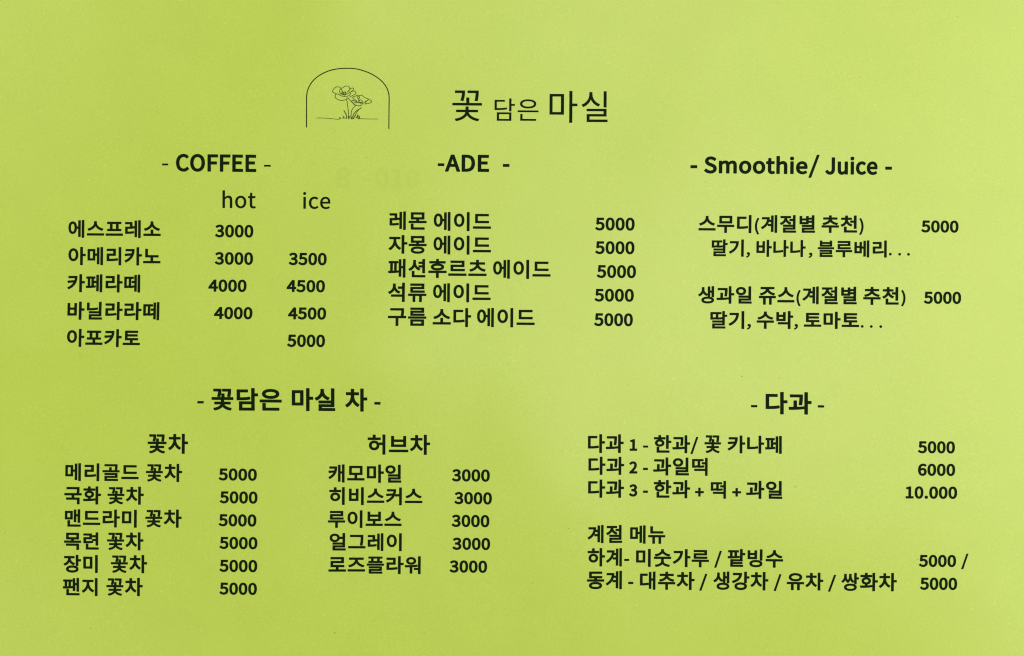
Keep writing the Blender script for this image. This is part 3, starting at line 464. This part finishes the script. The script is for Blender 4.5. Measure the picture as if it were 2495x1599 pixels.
ITEMS = [
    [('에스프레소', (164.9, 536.4, 392.8, 580.2))], [('아메리카노', (165.2, 602.3, 392.1, 646.9))],
    [('카페라떼', (163.1, 668.6, 342.7, 712.8))], [('바닐라라떼', (163.1, 735.6, 389.3, 780.1))],
    [('아포카토', (162.4, 802, 342, 845.8))],
    [('레몬', (949, 515.3, 1039.6, 560.8)), ('에이드', (1056.8, 517, 1196.4, 563.4))],
    [('자몽', (946.8, 573.1, 1039.6, 618.6)), ('에이드', (1056.2, 574.4, 1196.4, 620.8))],
    [('패션후르츠', (945.8, 631.2, 1185.7, 677.7)), ('에이드', (1201.3, 633.2, 1341.6, 680))],
    [('석류', (945.8, 689, 1039, 736.1)), ('에이드', (1055.2, 690.6, 1195.5, 737))],
    [('구름', (945.5, 749.5, 1038.6, 794.7)), ('소다', (1054.6, 750.6, 1147.8, 797)), ('에이드', (1162.3, 750.7, 1302.9, 797.9))],
    [('스무디', (1701.9, 523.8, 1831, 567.9)), ('(', (1839.3, 530.9, 1849.6, 571.9)), ('계절별', (1854.4, 524.4, 1985.5, 567.9)),
     ('추천', (2002.2, 525.1, 2087.9, 567.9)), (')', (2093.8, 531.8, 2104, 572.8))],
    [('생과일', (1700.6, 697.5, 1831.7, 740.4)), ('쥬스', (1849.5, 699.4, 1935.2, 743)), ('(', (1940.6, 706.9, 1950.5, 746.7)),
     ('계절별', (1955.7, 698.3, 2086.8, 742.2)), ('추천', (2103.9, 699.4, 2189.2, 743.4)), (')', (2195.8, 706.9, 2206.2, 746.7))],
    [('메리골드', (158.5, 1129.2, 338.5, 1172.8)), ('꽃차', (355.3, 1129.9, 444.1, 1174.4))],
    [('국화', (156.5, 1185, 246.5, 1229.3)), ('꽃차', (261.7, 1185.7, 350.6, 1229.7))],
    [('맨드라미', (157.3, 1241.4, 333.8, 1285.3)), ('꽃차', (353.7, 1241.4, 442.9, 1285.8))],
    [('목련', (155.7, 1296.7, 241.1, 1340.4)), ('꽃차', (260.6, 1296.7, 349.8, 1341.2))],
    [('장미', (154.6, 1352.1, 238.7, 1396.1)), ('꽃차', (269.9, 1352.1, 358.8, 1396.9))],
    [('팬지', (152.6, 1408.2, 238.3, 1452.2)), ('꽃차', (259, 1407.8, 348.2, 1452.6))],
    [('캐모마일', (800.5, 1131.8, 977.8, 1176.6))], [('히비스커스', (802.5, 1187.5, 1029.2, 1231.2))],
    [('루이보스', (799.3, 1243.6, 978.6, 1286.9))], [('얼그레이', (803.2, 1299, 979, 1342.6))],
    [('로즈플라워', (800.5, 1354.7, 1025.3, 1398.7))],
    [('다과', (1432.4, 1058.2, 1519.8, 1104.1)), ('1', (1534.2, 1070.4, 1552.6, 1098.8)), ('-', (1566.8, 1085.8, 1579.3, 1090.9)),
     ('한과', (1593.2, 1060.4, 1681.5, 1104.5)), ('/', (1682.4, 1064.7, 1701.2, 1106.7)), ('꽃', (1716.4, 1060.8, 1756.7, 1104.5)),
     ('카나페', (1773.3, 1061.7, 1904.3, 1105.4))],
    [('다과', (1433.6, 1113.1, 1521, 1157.4)), ('2', (1533.2, 1124.3, 1553, 1154.2)), ('-', (1566.8, 1140, 1578.6, 1145.7)),
     ('과일떡', (1591.3, 1115, 1724.3, 1159.3))],
    [('다과', (1432.9, 1168.6, 1520.4, 1213.2)), ('3', (1532.8, 1180, 1552.9, 1210.4)), ('-', (1566.8, 1195.5, 1578.6, 1201.2)),
     ('한과', (1593, 1169.8, 1681.5, 1214.2)), ('+', (1693.7, 1188.4, 1714.7, 1210.2)), ('떡', (1731.7, 1171.8, 1768.9, 1215.5)),
     ('+', (1784.2, 1189.3, 1805.6, 1210.2)), ('과일', (1818.3, 1171.8, 1905.6, 1215.9))],
    [('하계', (1431.6, 1335.6, 1515.5, 1380.6)), ('-', (1521, 1361.9, 1533, 1367.1)), ('미숫가루', (1549.5, 1337.8, 1727.4, 1382)),
     ('/', (1740.5, 1342.2, 1758.4, 1383.7)), ('팥빙수', (1773.3, 1338.3, 1907.4, 1382.8))],
    [('동계', (1430.2, 1390.7, 1515.5, 1436.1)), ('-', (1530.6, 1417.8, 1543.1, 1423.4)), ('대추차', (1559.1, 1392.9, 1692.4, 1437.5)),
     ('/', (1704.2, 1398.1, 1723, 1439.6)), ('생강차', (1738.3, 1392.9, 1871.6, 1438.3)), ('/', (1885.6, 1399, 1903.5, 1440.5)),
     ('유차', (1917.5, 1395.1, 2005.7, 1438.8)), ('/', (2017.9, 1400.8, 2036.7, 1442)), ('쌍화차', (2049.9, 1395.8, 2184.9, 1440.8))],
]
def weight(t):
    if t == '-': return 0.7
    if t in '()/': return D * .75
    return D if t in '0123456789+.,' else B
for runs in ITEMS:
    print_line('menu_item', [(t, b, weight(t)) for t, b in runs])
def dots(*cs): return [('.', (x - 3.3, y - 3.3, x + 3.3, y + 3.3), .9) for x, y in cs]
for runs in [
    [('딸기', (1733.8, 583.5, 1812.3, 625.6), B * .95), (',', (1818, 614.6, 1827.3, 628.2), .6), ('바나나', (1843.2, 584.8, 1962.4, 626.4), B * .95),
     (',', (1970, 615.8, 1979.4, 629), .6), ('블루베리', (1993.3, 585.8, 2159.8, 627.5), B * .95)] + dots((2169.3, 619.6), (2192, 619.8), (2213.6, 620)),
    [('딸기', (1730.4, 757.9, 1813.4, 801.8), B), (',', (1820, 789.3, 1829.6, 803.4), .6), ('수박', (1844, 757.9, 1932.2, 801.8), B),
     (',', (1934.8, 789.5, 1944.2, 803.5), .6), ('토마토', (1959.4, 759.7, 2092.4, 801.8), B)] + dots((2100.9, 795.6), (2122.9, 795.8), (2146, 796)),
]: print_line('fruit_list', runs)
PRICES = [
    ('3000', (524.4, 547.8, 617.3, 579.2)), ('3000', (523.7, 614.6, 616.6, 645.8)), ('3500', (703.6, 616, 796.2, 646.9)),
    ('4000', (507.9, 681.2, 600.8, 711.8)), ('4500', (698.3, 682.3, 792, 712.8)), ('4000', (521.6, 748, 615.2, 778.4)),
    ('4500', (701.9, 749, 794.8, 779.2)), ('5000', (699.8, 815.3, 792, 846.1)),
    ('5000', (1450.3, 530.3, 1546.4, 562.4)), ('5000', (1450.3, 587.9, 1546, 619.9)), ('5000', (1454.2, 646, 1549.7, 678.1)),
    ('5000', (1448.7, 703.8, 1544.5, 735.7)), ('5000', (1447.7, 763.3, 1542.2, 795.3)),
    ('5000', (2244.7, 537.3, 2335.6, 567.3)), ('5000', (2251, 710.7, 2341.9, 741)),
    ('5000', (532.6, 1141.6, 626.1, 1171.6)), ('5000', (535.3, 1197.4, 627.7, 1227.4)), ('5000', (532.6, 1253, 624.9, 1283.3)),
    ('5000', (534.5, 1308.3, 627.3, 1338.6)), ('5000', (534.5, 1364.1, 626.9, 1394.5)), ('5000', (534.5, 1419.6, 626.1, 1449.9)),
    ('3000', (1101.3, 1143.5, 1193.6, 1173.9)), ('3000', (1107.1, 1199.1, 1198.7, 1229.4)), ('3000', (1100.5, 1254.5, 1192.5, 1284.9)),
    ('3000', (1102.5, 1310.3, 1194.4, 1340.6)), ('3000', (1095.5, 1365.6, 1187, 1396)),
    ('5000', (2236.8, 1075.1, 2326.8, 1105.2)), ('6000', (2236.8, 1130, 2327.2, 1160.2)), ('10.000', (2206.9, 1185.3, 2332, 1215.8)),
    ('5000', (2239, 1352, 2329.5, 1382.1)), ('5000', (2241.6, 1407.3, 2332, 1438)),
]
for t, b in PRICES:
    runs = [(t, b, D)]
    if b[1] == 1352: runs.append(('/', (2342.2, 1349.2, 2359.2, 1387.2), D * .75))
    print_line('price', runs)

# the telephone number printed on the back shows through, reversed
print_line('show_through_print', [('8', (817, 408, 855, 458), 2.2), ('-', (880, 434, 902, 441), 1.5), ('010', (914, 411, 1022, 459), 2.0)], M_THROUGH, None, 0.000025)


# ------------------------------------------------------------------ the emblem: arch, flowers, grass
def smooth_path(p, k=6):
    out = []
    for i in range(len(p) - 1):
        a = p[max(i - 1, 0)]; b = p[i]; c = p[i + 1]; d = p[min(i + 2, len(p) - 1)]
        for s in range(k):
            t = s / k
            out.append(tuple(0.5 * (2 * b[m] + (c[m] - a[m]) * t + (2 * a[m] - 5 * b[m] + 4 * c[m] - d[m]) * t * t
                                    + (3 * b[m] - a[m] - 3 * c[m] + d[m]) * t ** 3) for m in (0, 1)))
    return out + [p[-1]]

def line_drawing(name, strokes, org, scale, mat, parent):
    """strokes: (width in photo pixels, points); drawn as flat ribbons of ink on the sheet"""
    V, F = [], []
    lift = 0.0
    for wd, pts in strokes:
        lift += 0.0000012
        pth = [to_sheet(org[0] + x / scale, org[1] + y / scale) for x, y in smooth_path(pts)]
        hw = wd * PX / 2; base = len(V); n = len(pth)
        for i, (x, y) in enumerate(pth):
            ax, ay = pth[max(i - 1, 0)]; bx, by = pth[min(i + 1, n - 1)]
            l = math.hypot(bx - ax, by - ay) or 1
            nx_, ny_ = -(by - ay) / l * hw, (bx - ax) / l * hw
            tap = 0.8 if i in (0, n - 1) else 1
            for sgn in (1, -1):
                X, Y = x + sgn * nx_ * tap, y + sgn * ny_ * tap
                V.append((X, Y, height(X, Y) + INK_Z + lift))
            if i: F.append((base + 2 * i - 2, base + 2 * i - 1, base + 2 * i + 1, base + 2 * i))
    return mesh_obj(name, V, F, mat, parent)
def emblem():
    arch = line_drawing('arch_emblem', [(2.3, [(217, 1385), (218, 1200), (219, 1000), (222, 800), (233, 690), (264, 600), (322, 500), (420, 400), (560, 312), (720, 252),
        (880, 224), (1035, 216), (1180, 224), (1320, 256), (1470, 312), (1600, 385), (1710, 475), (1790, 580), (1833, 690), (1846, 790),
        (1844, 1000), (1842, 1200), (1840, 1415)])], (720, 140), 8.104, M_INK, menu)
    A = (805, 205); AS = 22.886; Bo = (815, 250); BS = 26.7
    line_drawing('ground_line', [
        (1.3, [(415, 1195), (640, 1203), (845, 1220), (870, 1190)]), (1.3, [(1270, 1205), (1400, 1212), (1630, 1212)])], (720, 140), 8.104, M_THIN, arch)
    w = 1.5
    line_drawing('flower', [
        (w, [(590, 240), (540, 190), (460, 160), (370, 160), (280, 195), (200, 260), (140, 350), (120, 410), (150, 460), (220, 500), (310, 535), (400, 560),
             (480, 590), (560, 635), (660, 670), (780, 685), (900, 680), (1000, 655), (1080, 610), (1115, 550), (1130, 480)]),
        (w * 1.2, [(590, 240), (630, 300), (650, 370), (660, 450)]), (w, [(590, 240), (540, 310), (515, 390), (520, 470), (560, 530), (640, 565)]),
        (w, [(640, 235), (700, 190), (780, 140), (880, 110), (980, 115), (1040, 160), (1070, 220), (1085, 280), (1040, 340), (980, 410), (920, 460)]),
        (w * 1.25, [(1085, 290), (1020, 370), (930, 455)]),
        (w, [(1085, 280), (1150, 235), (1230, 220), (1290, 230), (1285, 290), (1230, 370), (1150, 420), (1080, 460), (1000, 520), (930, 555), (860, 575)]),
        (w, [(1150, 425), (1240, 390), (1330, 395), (1400, 430), (1425, 490), (1390, 550), (1300, 600), (1200, 650), (1060, 740)]),
        (w, [(430, 560), (330, 560), (280, 620), (265, 690), (290, 770), (370, 840), (490, 895), (620, 910), (760, 890), (880, 860), (920, 800), (960, 745)]),
        (w * 1.5, [(640, 565), (650, 490), (700, 455), (750, 490), (740, 560), (800, 590), (850, 570), (850, 490), (820, 440), (780, 460)]),
        (w * 2, [(570, 540), (660, 560), (750, 590), (840, 590)]),
        (w, [(960, 745), (900, 850), (930, 960), (940, 1100), (962, 1240), (983, 1398), (1005, 1587), (1017, 1758), (1026, 1930)]),
    ], A, AS, M_THIN, arch)
    line_drawing('flower', [
        (w, [(960, 745), (1000, 790), (1070, 880), (1190, 1000)]),
        (w * 1.3, [(1470, 1180), (1380, 1170), (1280, 1090), (1210, 1000), (1190, 940), (1250, 900), (1340, 930), (1440, 960)]),
        (w, [(1400, 890), (1320, 830), (1260, 780), (1240, 740), (1280, 700), (1400, 665), (1490, 615), (1560, 655), (1660, 615), (1770, 630), (1850, 700),
             (1950, 765), (2080, 795), (2100, 850), (2060, 910), (1960, 960), (1870, 1020), (1790, 1075)]),
        (w, [(1560, 655), (1515, 710), (1520, 780), (1560, 825), (1610, 790), (1610, 720), (1570, 670)]),
        (w, [(2090, 870), (2180, 870), (2250, 905), (2295, 965), (2240, 1030), (2120, 1070), (2000, 1090), (1900, 1110)]),
        (w, [(2090, 870), (2030, 930), (1980, 1000), (1920, 1090)]),
        (w, [(1300, 1040), (1480, 1030), (1600, 1040)]),
        (w, [(1330, 1130), (1440, 1185), (1560, 1205), (1680, 1185), (1760, 1130), (1770, 1040), (1700, 1010), (1600, 1040)]),
        (w * 2.2, [(1435, 910), (1470, 1000)]), (w * 2.6, [(1650, 1040), (1740, 1040)]), (w * 1.6, [(1560, 860), (1590, 930), (1580, 1030)]),
        (w, [(1600, 910), (1640, 885), (1720, 885), (1770, 940), (1770, 1030)]),
        (w, [(1390, 1190), (1325, 1272), (1240, 1366), (1188, 1460), (1163, 1572), (1150, 1726), (1154, 1957)]),
    ], A, AS, M_THIN, arch)
    line_drawing('grass_tuft', [
        (2.0, [(1750, 320), (1600, 420), (1430, 530), (1310, 650), (1220, 800), (1180, 920)]),
        (1.5, [(1560, 500), (1450, 620), (1380, 760), (1290, 900), (1230, 1070)]),
        (2.1, [(595, 500), (680, 640), (745, 770), (780, 900), (790, 1020)]),
        (2.0, [(310, 960), (360, 1000), (410, 1050)]), (1.8, [(540, 870), (590, 950), (570, 1010), (480, 1000)]), (1.3, [(590, 920), (640, 980), (700, 1020), (800, 1030)]),
        (2.6, [(910, 870), (905, 960), (930, 1080)]), (1.8, [(1020, 870), (980, 930), (920, 980)]), (2.0, [(1100, 930), (1100, 1080)]),
        (2.2, [(1230, 1080), (1260, 950), (1380, 810)]), (2.2, [(1380, 1000), (1460, 930), (1530, 770)]), (2.2, [(1590, 860), (1620, 960), (1600, 1060)]),
        (2.2, [(1490, 960), (1540, 1030), (1600, 1060)]), (2.4, [(1450, 960), (1520, 880), (1560, 900)]), (1.6, [(1160, 900), (1180, 980), (1160, 1050)])], Bo, BS, M_THIN, arch)
emblem()


# ------------------------------------------------------------------ small specks on the paper
random.seed(4)
def speck(px, py, r):
    x, y = to_sheet(px, py); V = [(x, y, height(x, y) + INK_Z)]; F = []
    n = 9
    for i in range(n):
        a = 2 * math.pi * i / n; q = r * PX * random.uniform(.6, 1.15)
        X, Y = x + q * math.cos(a) * 1.15, y + q * math.sin(a) * .9
        V.append((X, Y, height(X, Y) + INK_Z))
    F = [(0, 1 + i, 1 + (i + 1) % n) for i in range(n)]
    mesh_obj('paper_speck', V, F, M_SPECK, menu)
for s in [(1936.8, 1185.5, 1.8), (1809, 918, 1.6), (1900, 922, 1.3), (815, 1543, 2.2), (217, 1534, 1.5), (1529, 938, 1.2), (893, 384, 1.4), (2334, 40, 1.5), (1385, 1287, 1.4), (2234, 1362, 1.4), (1719, 444, 1.3), (1690, 170, 1.2)]:
    speck(s[0], s[1], s[2] * .8)
